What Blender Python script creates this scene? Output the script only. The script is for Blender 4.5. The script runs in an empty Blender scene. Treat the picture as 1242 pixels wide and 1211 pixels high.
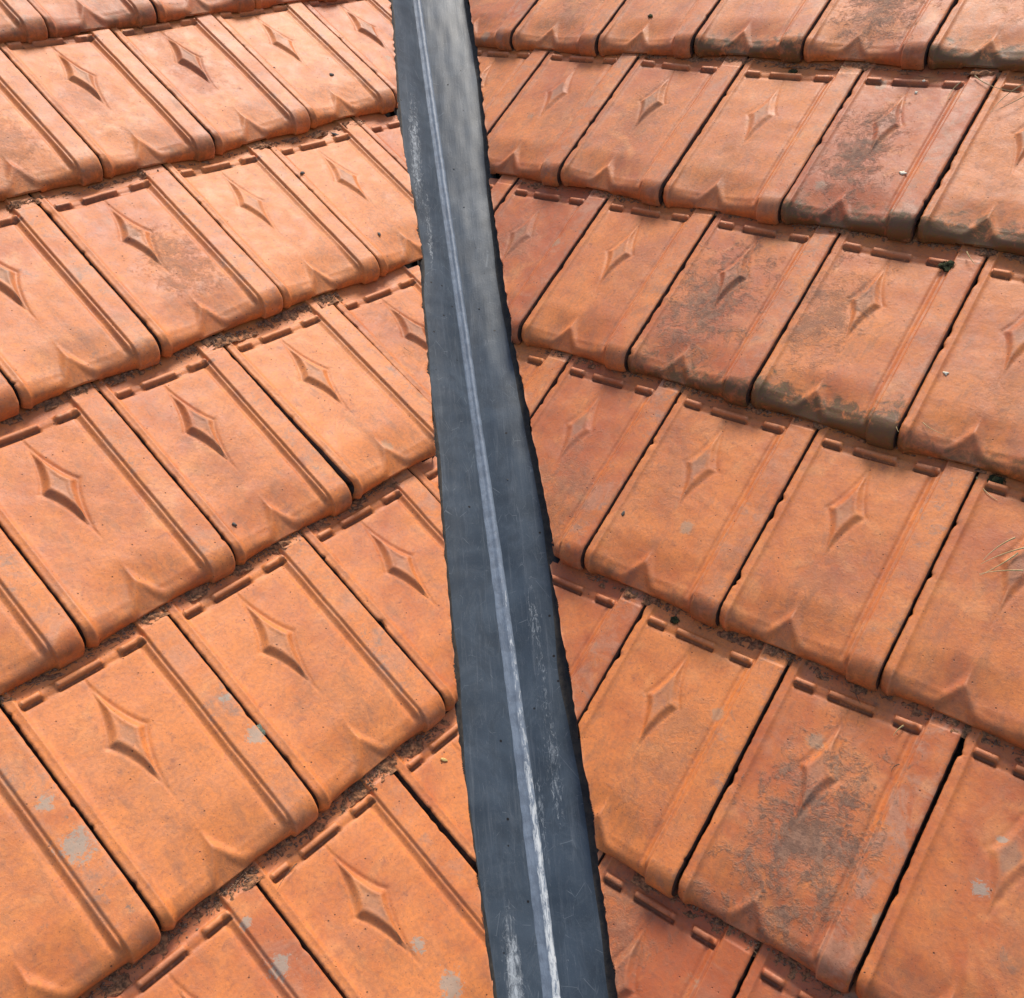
import bpy, bmesh, math, random
import numpy as np
from mathutils import Vector, Matrix

random.seed(7)
rng = np.random.default_rng(11)
scene = bpy.context.scene
col = scene.collection

# ------------------------------------------------------------------ camera
CAM = Vector((-0.053844, -1.446674, 0.854696))
FWD = Vector((0.0416636, 0.8595503, -0.5093499))
RGT = Vector((0.9958978, -0.0767107, -0.0479906))
UPV = Vector((0.0803230, 0.5052610, 0.8592203))
cam_data = bpy.data.cameras.new("camera")
cam = bpy.data.objects.new("camera", cam_data)
col.objects.link(cam)
cam.matrix_world = Matrix(((RGT.x, UPV.x, -FWD.x, CAM.x), (RGT.y, UPV.y, -FWD.y, CAM.y),
                           (RGT.z, UPV.z, -FWD.z, CAM.z), (0, 0, 0, 1)))
cam_data.sensor_fit = 'HORIZONTAL'
cam_data.sensor_width = 36
cam_data.lens = 1237.65 / 1242 * 36
cam_data.clip_start = 0.02
cam_data.clip_end = 2000
scene.camera = cam

# ------------------------------------------------------------------ world, sun, exposure
SUN_DIR = Vector((0.19, 0.50, 0.84)).normalized()          # towards the sun
elev = math.asin(SUN_DIR.z)
azim = math.atan2(SUN_DIR.x, SUN_DIR.y)
world = bpy.data.worlds.new("World")
scene.world = world
world.use_nodes = True
wn = world.node_tree
wn.nodes.clear()
sky = wn.nodes.new('ShaderNodeTexSky')
sky.sky_type = 'NISHITA'
sky.sun_disc = False
sky.sun_elevation = elev
sky.sun_rotation = azim
sky.air_density = 1.0
sky.dust_density = 2.2
sky.ozone_density = 1.0
bg = wn.nodes.new('ShaderNodeBackground')
bg.inputs['Strength'].default_value = 0.11
wo = wn.nodes.new('ShaderNodeOutputWorld')
wn.links.new(sky.outputs[0], bg.inputs['Color'])
wn.links.new(bg.outputs[0], wo.inputs['Surface'])
sun_data = bpy.data.lights.new("sun", 'SUN')
sun_data.energy = 2.5
sun_data.angle = math.radians(16)
sun_data.color = (1.0, 0.93, 0.83)
sun = bpy.data.objects.new("sun", sun_data)
col.objects.link(sun)
sun.rotation_euler = SUN_DIR.to_track_quat('Z', 'Y').to_euler()
sun.location = (2, 1, 4)
scene.view_settings.view_transform = 'Standard'
scene.view_settings.look = 'None'
scene.view_settings.gamma = 1
scene.view_settings.use_curve_mapping = False
scene.view_settings.exposure = 0.74
scene.cycles.max_bounces = 5
scene.cycles.diffuse_bounces = 3

# ------------------------------------------------------------------ node helpers
class NT:
    def __init__(s, name):
        s.m = bpy.data.materials.new(name)
        s.m.use_nodes = True
        s.t = s.m.node_tree
        s.t.nodes.clear()
        s.out = s.t.nodes.new('ShaderNodeOutputMaterial')
        s.b = s.t.nodes.new('ShaderNodeBsdfPrincipled')
        s.t.links.new(s.b.outputs[0], s.out.inputs['Surface'])
        s.tc = s.t.nodes.new('ShaderNodeTexCoord').outputs['Object']
    def link(s, a, b): s.t.links.new(a, b)
    def _in(s, sock, v):
        if isinstance(v, bpy.types.NodeSocket): s.link(v, sock)
        else: sock.default_value = v
    def math(s, op, a, b=0.0, c=0.0, clamp=False):
        n = s.t.nodes.new('ShaderNodeMath'); n.operation = op; n.use_clamp = clamp
        s._in(n.inputs[0], a); s._in(n.inputs[1], b)
        if op in ('MULTIPLY_ADD', 'COMPARE'): s._in(n.inputs[2], c)
        return n.outputs[0]
    def vadd(s, a, b):
        n = s.t.nodes.new('ShaderNodeVectorMath'); n.operation = 'ADD'
        s._in(n.inputs[0], a); s._in(n.inputs[1], b); return n.outputs[0]
    def vmul(s, a, b):
        n = s.t.nodes.new('ShaderNodeVectorMath'); n.operation = 'MULTIPLY'
        s._in(n.inputs[0], a); s._in(n.inputs[1], b); return n.outputs[0]
    def noise(s, vec, scale, detail=4, rough=0.55, dist=0.0):
        n = s.t.nodes.new('ShaderNodeTexNoise')
        s.link(vec, n.inputs['Vector']); n.inputs['Scale'].default_value = scale
        n.inputs['Detail'].default_value = detail; n.inputs['Roughness'].default_value = rough
        n.inputs['Distortion'].default_value = dist
        return n.outputs['Fac']
    def voro(s, vec, scale, feature='F1', rnd=1.0):
        n = s.t.nodes.new('ShaderNodeTexVoronoi'); n.feature = feature
        s.link(vec, n.inputs['Vector']); n.inputs['Scale'].default_value = scale
        n.inputs['Randomness'].default_value = rnd
        return n
    def step(s, v, lo, hi, a=0.0, b=1.0):
        n = s.t.nodes.new('ShaderNodeMapRange'); n.interpolation_type = 'SMOOTHSTEP'
        s._in(n.inputs[0], v)
        for i, k in enumerate((lo, hi, a, b)): s._in(n.inputs[i + 1], k)
        return n.outputs[0]
    def mix(s, f, a, b, mode='MIX'):
        n = s.t.nodes.new('ShaderNodeMix'); n.data_type = 'RGBA'; n.blend_type = mode
        s._in(n.inputs[0], f)
        for sock, v in ((n.inputs[6], a), (n.inputs[7], b)):
            if isinstance(v, tuple): sock.default_value = (*v, 1.0)
            else: s.link(v, sock)
        return n.outputs[2]
    def attr(s, name):
        n = s.t.nodes.new('ShaderNodeAttribute'); n.attribute_type = 'OBJECT'; n.attribute_name = name
        return n.outputs['Fac']
    def bump(s, h, dist, strength=1.0, normal=None):
        n = s.t.nodes.new('ShaderNodeBump'); n.inputs['Distance'].default_value = dist
        n.inputs['Strength'].default_value = strength
        s.link(h, n.inputs['Height'])
        if normal is not None: s.link(normal, n.inputs['Normal'])
        return n.outputs[0]
    def seedvec(s):
        n = s.t.nodes.new('ShaderNodeObjectInfo')
        c = s.t.nodes.new('ShaderNodeCombineXYZ')
        r = n.outputs['Random']
        s.link(s.math('MULTIPLY', r, 37.0), c.inputs[0])
        s.link(s.math('MULTIPLY', r, 91.0), c.inputs[1])
        s.link(s.math('MULTIPLY', r, 53.0), c.inputs[2])
        return c.outputs[0], r

# ------------------------------------------------------------------ fired clay
def clay_material():
    N = NT("fired_clay")
    sv, rnd = N.seedvec()
    P = N.vadd(N.tc, sv)
    sep = N.t.nodes.new('ShaderNodeSeparateXYZ'); N.link(N.tc, sep.inputs[0])
    X, Y = sep.outputs[0], sep.outputs[1]
    big = N.noise(P, 9, 5, 0.6, 0.4)
    mid = N.noise(P, 34, 6, 0.62, 0.3)
    fine = N.noise(P, 210, 4, 0.65)
    grain = N.noise(P, 900, 2, 0.6)
    tone = N.attr("tone")
    # body colour: red-brown to yellow-orange firing
    t = N.math('ADD', N.math('MULTIPLY', big, 1.35), N.math('MULTIPLY', mid, 0.6))
    t = N.math('ADD', t, N.math('MULTIPLY', tone, 0.34))
    t = N.step(t, 0.55, 1.35)
    c = N.mix(t, (0.47, 0.112, 0.034), (0.74, 0.236, 0.056))
    # cooler, chalky bloom where the tile weathered: mostly on the side rib and in patches
    band = N.step(X, 0.176, 0.186)
    bloom = N.noise(N.vadd(P, (3.1, 1.7, 0.4)), 22, 6, 0.68, 0.6)
    bl = N.math('MULTIPLY', N.step(bloom, 0.46, 0.66), N.math('ADD', N.math('MULTIPLY', band, 0.62), 0.30), clamp=True)
    bl = N.math('MULTIPLY', bl, N.attr("bloom"), clamp=True)
    c = N.mix(N.math('MULTIPLY', bl, 0.8), c, (0.50, 0.235, 0.135))
    # yellowish light clouds
    yl = N.step(N.noise(N.vadd(P, (8.0, 2.0, 5.0)), 15, 5, 0.6, 0.8), 0.54, 0.72)
    c = N.mix(N.math('MULTIPLY', yl, 0.55), c, (0.78, 0.31, 0.10))
    # darker burnt mottling
    br = N.step(N.noise(N.vadd(P, (1.0, 7.0, 2.0)), 55, 5, 0.7, 0.5), 0.55, 0.75)
    c = N.mix(N.math('MULTIPLY', br, 0.6), c, (0.28, 0.095, 0.05))
    g = N.step(fine, 0.35, 0.7)
    c = N.mix(N.math('MULTIPLY', g, 0.36), c, (0.30, 0.11, 0.06))
    # sooty lichen stain with its own place on each tile
    dx = N.math('SUBTRACT', X, N.attr("stain_x"))
    dy = N.math('SUBTRACT', Y, N.attr("stain_y"))
    d2 = N.math('ADD', N.math('MULTIPLY', dx, dx), N.math('MULTIPLY', N.math('MULTIPLY', dy, dy), 0.33))
    dd = N.math('DIVIDE', N.math('SQRT', d2), N.attr("stain_r"))
    sn = N.noise(N.vadd(P, (5.0, 5.0, 1.0)), 34, 6, 0.80, 0.5)
    sn2 = N.noise(N.vadd(P, (2.0, 9.0, 4.0)), 230, 4, 0.78)
    sm = N.math('SUBTRACT', N.math('ADD', N.math('MULTIPLY', sn, 5.2), N.math('MULTIPLY', sn2, 1.8)), dd)
    sm = N.math('MULTIPLY', N.step(sm, 2.4, 3.6), N.attr("stain"), clamp=True)
    scol = N.mix(N.step(N.noise(N.vadd(P, (7.0, 3.0, 1.0)), 70, 4, 0.7), 0.42, 0.6), (0.13, 0.095, 0.068), (0.27, 0.17, 0.11))
    c = N.mix(N.math('MULTIPLY', sm, 0.80, clamp=True), c, scol)
    # the raised flats of the moulded diamond are rubbed grey
    kx = N.math('ABSOLUTE', N.math('SUBTRACT', X, 0.093)); ky = N.math('ABSOLUTE', N.math('ADD', Y, 0.126))
    kq = N.math('ADD', N.math('MULTIPLY', kx, 1 / 0.015), N.math('MULTIPLY', ky, 1 / 0.030))
    kq = N.math('ADD', kq, N.math('MULTIPLY', N.math('SUBTRACT', bloom, 0.5), 2.4))
    c = N.mix(N.math('MULTIPLY', N.step(kq, 1.2, 0.5), N.math('ADD', N.math('MULTIPLY', N.attr("grey"), 0.35), 0.30)), c, (0.27, 0.175, 0.115))
    # free grey patches
    gp = N.step(N.noise(N.vadd(P, (6.0, 1.0, 8.0)), 24, 6, 0.75, 0.6), 0.60, 0.72)
    bp = N.math('MULTIPLY', N.math('MULTIPLY', N.step(N.noise(N.vadd(P, (2.0, 6.0, 3.0)), 60, 6, 0.75, 0.4), 0.50, 0.66), band), N.step(big, 0.42, 0.60))
    c = N.mix(N.math('MULTIPLY', bp, 0.62), c, (0.27, 0.185, 0.135))
    c = N.mix(N.math('MULTIPLY', gp, N.math('MULTIPLY', N.math('ADD', N.attr("grey"), N.math('MULTIPLY', band, 0.5)), 0.75), clamp=True), c, (0.20, 0.15, 0.105))
    gr = N.math('ADD', N.noise(N.vmul(N.vadd(P, (4.0, 0.0, 7.0)), (1.0, 0.4, 1.0)), 48, 6, 0.72, 0.3), N.math('MULTIPLY', Y, -0.35))
    c = N.mix(N.math('MULTIPLY', N.step(gr, 0.56, 0.76), 0.42), c, (0.27, 0.125, 0.065))
    # pale grey-green lichen rosettes
    lv = N.voro(N.vadd(P, (2.0, 2.0, 2.0)), 13)
    ln = N.noise(P, 150, 4, 0.7)
    lm = N.math('SUBTRACT', lv.outputs['Distance'], N.math('MULTIPLY', ln, 0.22))
    sc = N.t.nodes.new('ShaderNodeSeparateColor'); N.link(lv.outputs['Color'], sc.inputs[0])
    lm = N.math('MULTIPLY', N.step(lm, 0.07, 0.0), N.step(sc.outputs[0], 0.88, 0.91))
    c = N.mix(N.math('MULTIPLY', lm, 0.55), c, (0.34, 0.27, 0.18))
    # flat crusts of pale lichen where a tile has them (a main one and a smaller one above it)
    for oy, k in ((0.0, 1.0), (0.062, 0.55)):
        lx = N.math('SUBTRACT', X, N.attr("lichen_x")); ly = N.math('SUBTRACT', Y, N.math('ADD', N.attr("lichen_y"), oy))
        ld = N.math('SQRT', N.math('ADD', N.math('MULTIPLY', lx, lx), N.math('MULTIPLY', ly, ly)))
        le = N.math('ADD', N.math('DIVIDE', ld, N.math('MULTIPLY', N.math('ADD', N.attr("lichen_r"), 0.00001), k)), N.math('MULTIPLY', N.math('SUBTRACT', N.noise(N.vadd(P, (9., 9., 9.)), 130, 6, 0.75, 0.6), 0.5), 5.0))
        c = N.mix(N.math('MULTIPLY', N.step(le, 1.15, 0.65), 0.72), c, (0.34, 0.31, 0.24))
    # arrises rubbed paler
    ge = N.t.nodes.new('ShaderNodeNewGeometry')
    ew = N.math('MULTIPLY', N.step(ge.outputs['Pointiness'], 0.515, 0.56), N.step(bloom, 0.35, 0.6))
    c = N.mix(N.math('MULTIPLY', ew, 0.45), c, (0.74, 0.30, 0.14))
    # black specks
    v = N.voro(P, 110)
    s2 = N.t.nodes.new('ShaderNodeSeparateColor'); N.link(v.outputs['Color'], s2.inputs[0])
    spk = N.math('MULTIPLY', N.step(v.outputs['Distance'], 0.15, 0.07), N.step(s2.outputs[1], 0.86, 0.89))
    c = N.mix(N.math('MULTIPLY', spk, 0.8), c, (0.06, 0.03, 0.02))
    v3 = N.voro(N.vadd(P, (4., 4., 4.)), 260)
    s3 = N.t.nodes.new('ShaderNodeSeparateColor'); N.link(v3.outputs['Color'], s3.inputs[0])
    spk3 = N.math('MULTIPLY', N.step(v3.outputs['Distance'], 0.28, 0.12), N.step(s3.outputs[1], 0.80, 0.85))
    c = N.mix(N.math('MULTIPLY', spk3, 0.5), c, (0.12, 0.05, 0.03))
    # painted shade below the moulded bars, broken up like lodged dirt
    def rng_(v_, lo, hi, e): return N.math('MULTIPLY', N.step(v_, lo - e, lo + e), N.step(v_, hi + e, hi - e))
    bx_ = N.math('ADD', N.math('ADD', rng_(X, .062, .122, .0012), rng_(X, .016, .042, .0012)), rng_(X, .148, .181, .0012))
    dn_ = N.math('MULTIPLY', N.math('MULTIPLY', bx_, rng_(Y, -.0355, -.0296, .0012)), N.step(N.noise(N.vadd(P, (3., 8., 2.)), 120, 4, 0.7), 0.30, 0.50), clamp=True)
    c = N.mix(N.math('MULTIPLY', dn_, 0.6), c, (0.10, 0.045, 0.022))
    # moss and algae growing up from the lower lip
    mn = N.noise(N.vadd(P, (9.0, 1.0, 1.0)), 45, 7, 0.7, 0.4)
    mm = N.math('ADD', N.math('MULTIPLY', N.math('ADD', Y, 0.312), -30.0), N.math('MULTIPLY', N.math('SUBTRACT', mn, 0.5), 6.0))
    mamt = N.attr("moss")
    mm = N.math('ADD', mm, N.math('MULTIPLY', mamt, 0.9))
    mm = N.math('MULTIPLY', N.step(mm, 0.6, 2.1), mamt, clamp=True)
    mcol = N.mix(N.step(sn2, 0.4, 0.62), (0.10, 0.055, 0.026), (0.085, 0.072, 0.018))
    c = N.mix(N.math('MULTIPLY', mm, 0.85), c, mcol)
    N.link(c, N.b.inputs['Base Color'])
    r = N.math('ADD', N.math('MULTIPLY', mid, 0.35), 0.38)
    r = N.math('ADD', r, N.math('MULTIPLY', sm, 0.25), clamp=True)
    N.link(r, N.b.inputs['Roughness'])
    N.b.inputs['Specular IOR Level'].default_value = 0.42
    h = N.math('ADD', N.math('MULTIPLY', fine, 0.55), N.math('MULTIPLY', grain, 0.25))
    h = N.math('ADD', h, N.math('MULTIPLY', mid, 0.8))
    h = N.math('ADD', h, N.math('MULTIPLY', N.math('MULTIPLY', sm, sn2), 1.5))
    h = N.math('SUBTRACT', h, N.math('MULTIPLY', spk, 1.0))
    N.link(N.bump(h, 0.0010, 0.75), N.b.inputs['Normal'])
    return N.m

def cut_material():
    N = NT("grimy_shaded_cut_clay")  # dark tone mixes grime with shade painted into cut faces and joints
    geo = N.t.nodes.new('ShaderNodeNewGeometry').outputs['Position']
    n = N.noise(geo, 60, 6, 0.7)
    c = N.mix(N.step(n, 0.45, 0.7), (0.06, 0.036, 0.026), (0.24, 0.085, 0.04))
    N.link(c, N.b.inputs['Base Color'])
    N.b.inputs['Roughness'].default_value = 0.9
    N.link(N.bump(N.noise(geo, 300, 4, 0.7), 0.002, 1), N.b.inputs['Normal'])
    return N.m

def plain(name, c1, c2, scale=60, rough=0.8, bumpd=0.001):
    N = NT(name)
    n = N.noise(N.tc, scale, 5, 0.65)
    N.link(N.mix(N.step(n, 0.35, 0.65), c1, c2), N.b.inputs['Base Color'])
    N.b.inputs['Roughness'].default_value = rough
    if bumpd: N.link(N.bump(n, bumpd, 0.8), N.b.inputs['Normal'])
    return N.m

def sheet_material():
    """weathered dark slate-blue sheet, brushed lengthwise, chalky scuffs and painted sheen"""
    N = NT("weathered_slate_blue_sheet")
    P = N.tc
    along = N.vmul(P, (1.0, 0.055, 0.055))
    streak = N.noise(along, 150, 6, 0.7, 0.3)
    streak2 = N.noise(along, 420, 4, 0.65)
    cloud = N.noise(P, 11, 5, 0.6, 0.5)
    fine = N.noise(P, 260, 4, 0.7)
    c = N.mix(N.step(cloud, 0.35, 0.68), (0.038, 0.052, 0.068), (0.060, 0.080, 0.102))
    c = N.mix(N.math('MULTIPLY', N.step(streak, 0.5, 0.75), 0.35), c, (0.17, 0.19, 0.21))
    c = N.mix(N.math('MULTIPLY', N.step(fine, 0.55, 0.75), 0.25), c, (0.035, 0.04, 0.045))
    sep = N.t.nodes.new('ShaderNodeSeparateXYZ'); N.link(P, sep.inputs[0])
    Y = sep.outputs[1]
    sc = N.t.nodes.new('ShaderNodeAttribute'); sc.attribute_name = 'scuff_sheen'
    # chalky scuffs and crinkled painted sheen in the places the "scuff" attribute marks
    cr = N.noise(N.vmul(P, (1.0, 0.35, 0.35)), 170, 7, 0.78, 1.2)
    sf = N.math('ADD', N.math('MULTIPLY', N.math('SUBTRACT', cr, 0.5), 5.0), N.math('MULTIPLY', N.math('SUBTRACT', streak2, 0.5), 1.2))
    sf = N.math('ADD', sf, N.math('MULTIPLY', N.math('SUBTRACT', sc.outputs['Fac'], 0.50), 1.7))
    sf = N.math('MULTIPLY', N.step(sf, 0.15, 1.6), N.step(sc.outputs['Fac'], 0.03, 0.25), clamp=True)
    c = N.mix(N.math('MULTIPLY', sf, 0.8), c, (0.52, 0.56, 0.58))
    # dried water marks and dull oxide
    wm = N.noise(N.vadd(N.vmul(P, (1.0, 0.45, 0.45)), (5., 5., 5.)), 30, 6, 0.7, 0.8)
    c = N.mix(N.math('MULTIPLY', N.step(wm, 0.50, 0.64), 0.30), c, (0.036, 0.044, 0.052))
    ring = N.math('MULTIPLY', N.step(wm, 0.495, 0.515), N.step(wm, 0.54, 0.515))
    c = N.mix(N.math('MULTIPLY', ring, 0.10), c, (0.17, 0.185, 0.19))
    c = N.mix(N.math('MULTIPLY', N.step(N.noise(P, 520, 3, 0.7), 0.60, 0.72), 0.35), c, (0.16, 0.16, 0.15))
    # long thin scratches
    for i, (ang, thr) in enumerate(((0.5, 0.012), (-0.8, 0.010))):
        mp = N.t.nodes.new('ShaderNodeMapping'); mp.inputs['Rotation'].default_value = (0, 0, ang)
        mp.inputs['Scale'].default_value = (1, 0.16, 1)
        N.link(P, mp.inputs[0])
        vv = N.voro(mp.outputs[0], 34 + 9 * i, 'DISTANCE_TO_EDGE')
        gate = N.step(N.noise(N.vadd(P, (i * 3.0, 1.0, 1.0)), 36, 3, 0.5), 0.54, 0.62)
        c = N.mix(N.math('MULTIPLY', N.math('MULTIPLY', N.step(vv.outputs[0], thr, 0.0), gate), 0.30), c, (0.28, 0.31, 0.33))
    # drips and specks of dirt
    v = N.voro(P, 55)
    s2 = N.t.nodes.new('ShaderNodeSeparateColor'); N.link(v.outputs['Color'], s2.inputs[0])
    spk = N.math('MULTIPLY', N.step(v.outputs['Distance'], 0.14, 0.09), N.step(s2.outputs[0], 0.86, 0.88))
    c = N.mix(spk, c, (0.012, 0.010, 0.010))
    N.link(c, N.b.inputs['Base Color'])
    r = N.math('ADD', N.math('MULTIPLY', streak, 0.16), 0.38)
    r = N.math('ADD', r, N.math('MULTIPLY', sf, 0.2))
    N.link(r, N.b.inputs['Roughness'])
    N.b.inputs['Specular IOR Level'].default_value = 0.17
    h = N.math('ADD', N.math('MULTIPLY', streak, 0.6), N.math('MULTIPLY', sf, 0.8))
    h = N.math('ADD', h, N.math('MULTIPLY', fine, 0.35))
    h = N.math('ADD', h, N.math('MULTIPLY', cloud, 0.8))
    N.link(N.bump(h, 0.0010, 0.6), N.b.inputs['Normal'])
    return N.m

def welt_material():
    N = NT("sheet_welt_highlight")  # pale facet and white bead highlight are put into the colour
    P = N.tc
    at = N.t.nodes.new('ShaderNodeAttribute'); at.attribute_name = 'scuff_sheen'
    n = N.noise(N.vmul(P, (1.0, 0.2, 0.2)), 260, 6, 0.75, 0.8)
    n2 = N.noise(P, 40, 5, 0.6)
    c = N.mix(N.step(n2, 0.4, 0.6), (0.13, 0.16, 0.20), (0.18, 0.22, 0.27))
    m = N.math('ADD', N.math('MULTIPLY', N.math('SUBTRACT', n, 0.5), 1.6), at.outputs['Fac'])
    m = N.step(m, 0.42, 0.72)
    c = N.mix(m, c, (0.60, 0.62, 0.61))
    N.link(c, N.b.inputs['Base Color'])
    N.link(N.math('ADD', N.math('MULTIPLY', m, 0.3), 0.52), N.b.inputs['Roughness'])
    N.b.inputs['Specular IOR Level'].default_value = 0.35
    N.link(N.bump(N.math('ADD', n, n2), 0.0012, 0.8), N.b.inputs['Normal'])
    return N.m

CLAY = clay_material()
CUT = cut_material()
SHEET = sheet_material()
WELT = welt_material()
RUB = plain("grime_and_shade_edge", (0.012, 0.012, 0.012), (0.045, 0.036, 0.026), 70, 0.75, 0.002)  # grime, with the shade of the gap painted in
DECK = plain("dark_roofing_underlay", (0.018, 0.014, 0.012), (0.035, 0.026, 0.02), 40, 0.95)
DIRT = plain("loose_dry_dirt", (0.15, 0.085, 0.05), (0.38, 0.22, 0.13), 200, 0.95)
PACK = plain("packed_dirt", (0.14, 0.065, 0.03), (0.46, 0.20, 0.085), 220, 0.95, 0.003)
MOSS = plain("dark_moss_cushion", (0.02, 0.022, 0.008), (0.07, 0.075, 0.02), 300, 0.95, 0.002)
STRAW = plain("dry_straw", (0.42, 0.30, 0.12), (0.62, 0.50, 0.26), 90, 0.7, 0)
NEEDLE = plain("dead_brown_needle", (0.10, 0.055, 0.03), (0.24, 0.14, 0.07), 90, 0.8, 0)
STONE = plain("dark_grit_stone", (0.06, 0.055, 0.045), (0.17, 0.15, 0.12), 300, 0.8, 0.001)
SHELL = plain("pale_shell_chip", (0.55, 0.50, 0.36), (0.72, 0.66, 0.52), 200, 0.6, 0)
SEED = plain("yellow_seed_husk", (0.55, 0.36, 0.10), (0.66, 0.48, 0.18), 200, 0.6, 0)
GREEN = plain("grey_green_lichen", (0.09, 0.12, 0.08), (0.20, 0.23, 0.17), 300, 0.95, 0.002)
GROUND = plain("garden_ground", (0.05, 0.07, 0.03), (0.12, 0.11, 0.07), 0.8, 0.95, 0)

# ------------------------------------------------------------------ mesh helpers
def new_obj(name, mesh, parent=None, matrix=None):
    o = bpy.data.objects.new(name, mesh)
    col.objects.link(o)
    if parent: o.parent = parent
    if matrix is not None: o.matrix_world = matrix
    return o

def grid_mesh(name, V, mats, closed=False, smooth=True):
    """V: (ny, nx, 3)"""
    ny, nx = V.shape[:2]
    me = bpy.data.meshes.new(name)
    idx = np.arange(ny * nx).reshape(ny, nx)
    q = np.stack([idx[:-1, :-1], idx[1:, :-1], idx[1:, 1:], idx[:-1, 1:]], -1).reshape(-1, 4)
    me.vertices.add(ny * nx)
    me.vertices.foreach_set('co', V.reshape(-1).astype(np.float32))
    me.loops.add(q.size)
    me.loops.foreach_set('vertex_index', q.reshape(-1).astype(np.int32))
    me.polygons.add(len(q))
    me.polygons.foreach_set('loop_start', np.arange(0, q.size, 4, dtype=np.int32))
    me.polygons.foreach_set('loop_total', np.full(len(q), 4, dtype=np.int32))
    me.update(calc_edges=True)
    me.validate()
    for m in mats: me.materials.append(m)
    if smooth: me.polygons.foreach_set('use_smooth', np.ones(len(me.polygons), dtype=bool))
    return me

def pyd(name, verts, faces, mats, smooth=False):
    me = bpy.data.meshes.new(name)
    me.from_pydata([tuple(v) for v in verts], [], faces)
    me.update()
    for m in mats: me.materials.append(m)
    if smooth: me.polygons.foreach_set('use_smooth', np.ones(len(me.polygons), dtype=bool))
    return me

def tag(o, label, cat, group=None, kind=None):
    if label: o['label'] = label
    if cat: o['category'] = cat
    if group: o['group'] = group
    if kind: o['kind'] = kind

# ------------------------------------------------------------------ the two roof planes
W, L, H = 0.225, 0.33966, 0.030
SL = {
    'L': dict(o=Vector((-0.725974, 0.569384, 0.681152)), u=Vector((0.708346, 0.705866, 0)),
              v=Vector((0.566371, -0.568361, -0.596816)), n=Vector((0.421272, -0.422752, 0.802378))),
    'R': dict(o=Vector((0.120834, 0.958480, 0.566432)), u=Vector((0.719603, -0.694386, 0)),
              v=Vector((-0.560266, -0.580612, -0.590755)), n=Vector((-0.410212, -0.425109, 0.806851))),
}
# lower ends of the joints as laid (u, v in tile units): small irregularities of a hand-laid roof
JOINT = {
 'L': {0: {0: (-.026, .036), 1: (.948, .029)}, 1: {-.5: (-.44, .968), .5: (.506, .99), 1.5: (1.497, .961)},
       2: {-2.: (-1.974, 1.995), -1.: (-1.002, 2.0), 0.: (.049, 1.976), 1.: (.991, 1.996)},
       3: {-2.5: (-2.494, 3.012), -1.5: (-1.493, 3.009), -.5: (-.553, 3.013)},
       4: {-3.: (-3.012, 3.995), -2.: (-2.012, 4.003), -1.: (-.994, 3.998)}},
 'R': {0: {0: (.017, .016), 1: (1.031, .023), 2: (1.999, -.01), 3: (2.993, -.02), 4: (3.98, -.017)},
       1: {1.5: (1.464, .982), 2.5: (2.506, 1.016), 3.5: (3.523, 1.013), 4.5: (4.514, 1.0)},
       2: {3.: (2.99, 1.996), 4.: (3.993, 2.006), 5.: (5.008, 2.024)},
       3: {3.5: (3.472, 2.993), 4.5: (4.5, 3.001), 5.5: (5.512, 2.993)},
       4: {5.: (4.997, 4.009), 6.: (6.001, 3.988)}}}
# right-hand joint numbers of the tiles in each course
COURSE = {
 'L': {-1: [-1 + .5 + k for k in range(7)], 0: list(range(-1, 6)), 1: [-1.5 + k for k in range(6)], 2: list(range(-3, 4)),
       3: [-3.5 + k for k in range(6)], 4: list(range(-4, 3)), 5: [-4.5 + k for k in range(5)], 6: list(range(-4, 0))},
 'R': {-1: [-1.5 + k for k in range(8)], 0: list(range(-1, 7)), 1: [-.5 + k for k in range(8)], 2: list(range(1, 9)),
       3: [1.5 + k for k in range(8)], 4: list(range(3, 9)), 5: [3.5 + k for k in range(5)], 6: list(range(5, 9))}}
# cut lines along the valley (x as a function of y)
LE = [(1.35, -.142), (1.0893, -.1387), (.7681, -.134), (.6348, -.1309), (.5881, -.1143), (.522, -.1126), (.4333, -.1048), (.3553, -.1108),
      (.2405, -.107), (.2007, -.1077), (.1144, -.1067), (.0942, -.0995), (-.0355, -.1007), (-.1151, -.0992), (-.2237, -.0962),
      (-.3004, -.0905), (-.3698, -.0945), (-.4656, -.0913), (-.5532, -.0833), (-.6227, -.0755), (-.6821, -.0729), (-1.1, -.066)]
RE = [(1.35, .033), (1.1656, .0344), (1.0102, .043), (.8078, .0438), (.716, .0409), (.6451, .0381), (.57, .040), (.4136, .0384),
      (.2749, .0466), (.238, .0487), (.0966, .0579), (-.0418, .067), (-.1552, .0684), (-.3058, .0628), (-.3185, .0649), (-.3884, .0725),
      (-.4833, .0763), (-.5413, .0764), (-.5994, .077), (-.6944, .0763), (-1.1, .078)]
CR = [(1.35, -.09), (1.2247, -.0816), (.9912, -.067), (.8809, -.0641), (.7091, -.0602), (.5994, -.0553), (.4443, -.0494), (.3218, -.0440),
      (.1711, -.0270), (.0223, -.018), (-.1162, -.0161), (-.2349, -.0136), (-.3589, -.0105), (-.4418, -.0078), (-.528, -.0025),
      (-.6457, -.0015), (-1.1, .006)]
def curve(tab, y):
    t = np.array(sorted(tab)); return np.interp(y, t[:, 0], t[:, 1])
def smooth_curve(tab, y, w=0.06):
    y = np.asarray(y, float)
    return sum(curve(tab, y + k * w) for k in (-1, -.5, 0, .5, 1)) / 5

def sstep(x, a, b):
    t = np.clip((x - a) / (b - a), 0, 1); return t * t * (3 - 2 * t)
def gs(x, c, w): return np.exp(-((x - c) / w) ** 2)
def box(x, a, b, e=0.8): return sstep(x, a - e, a + e) * (1 - sstep(x, b - e, b + e))

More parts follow.
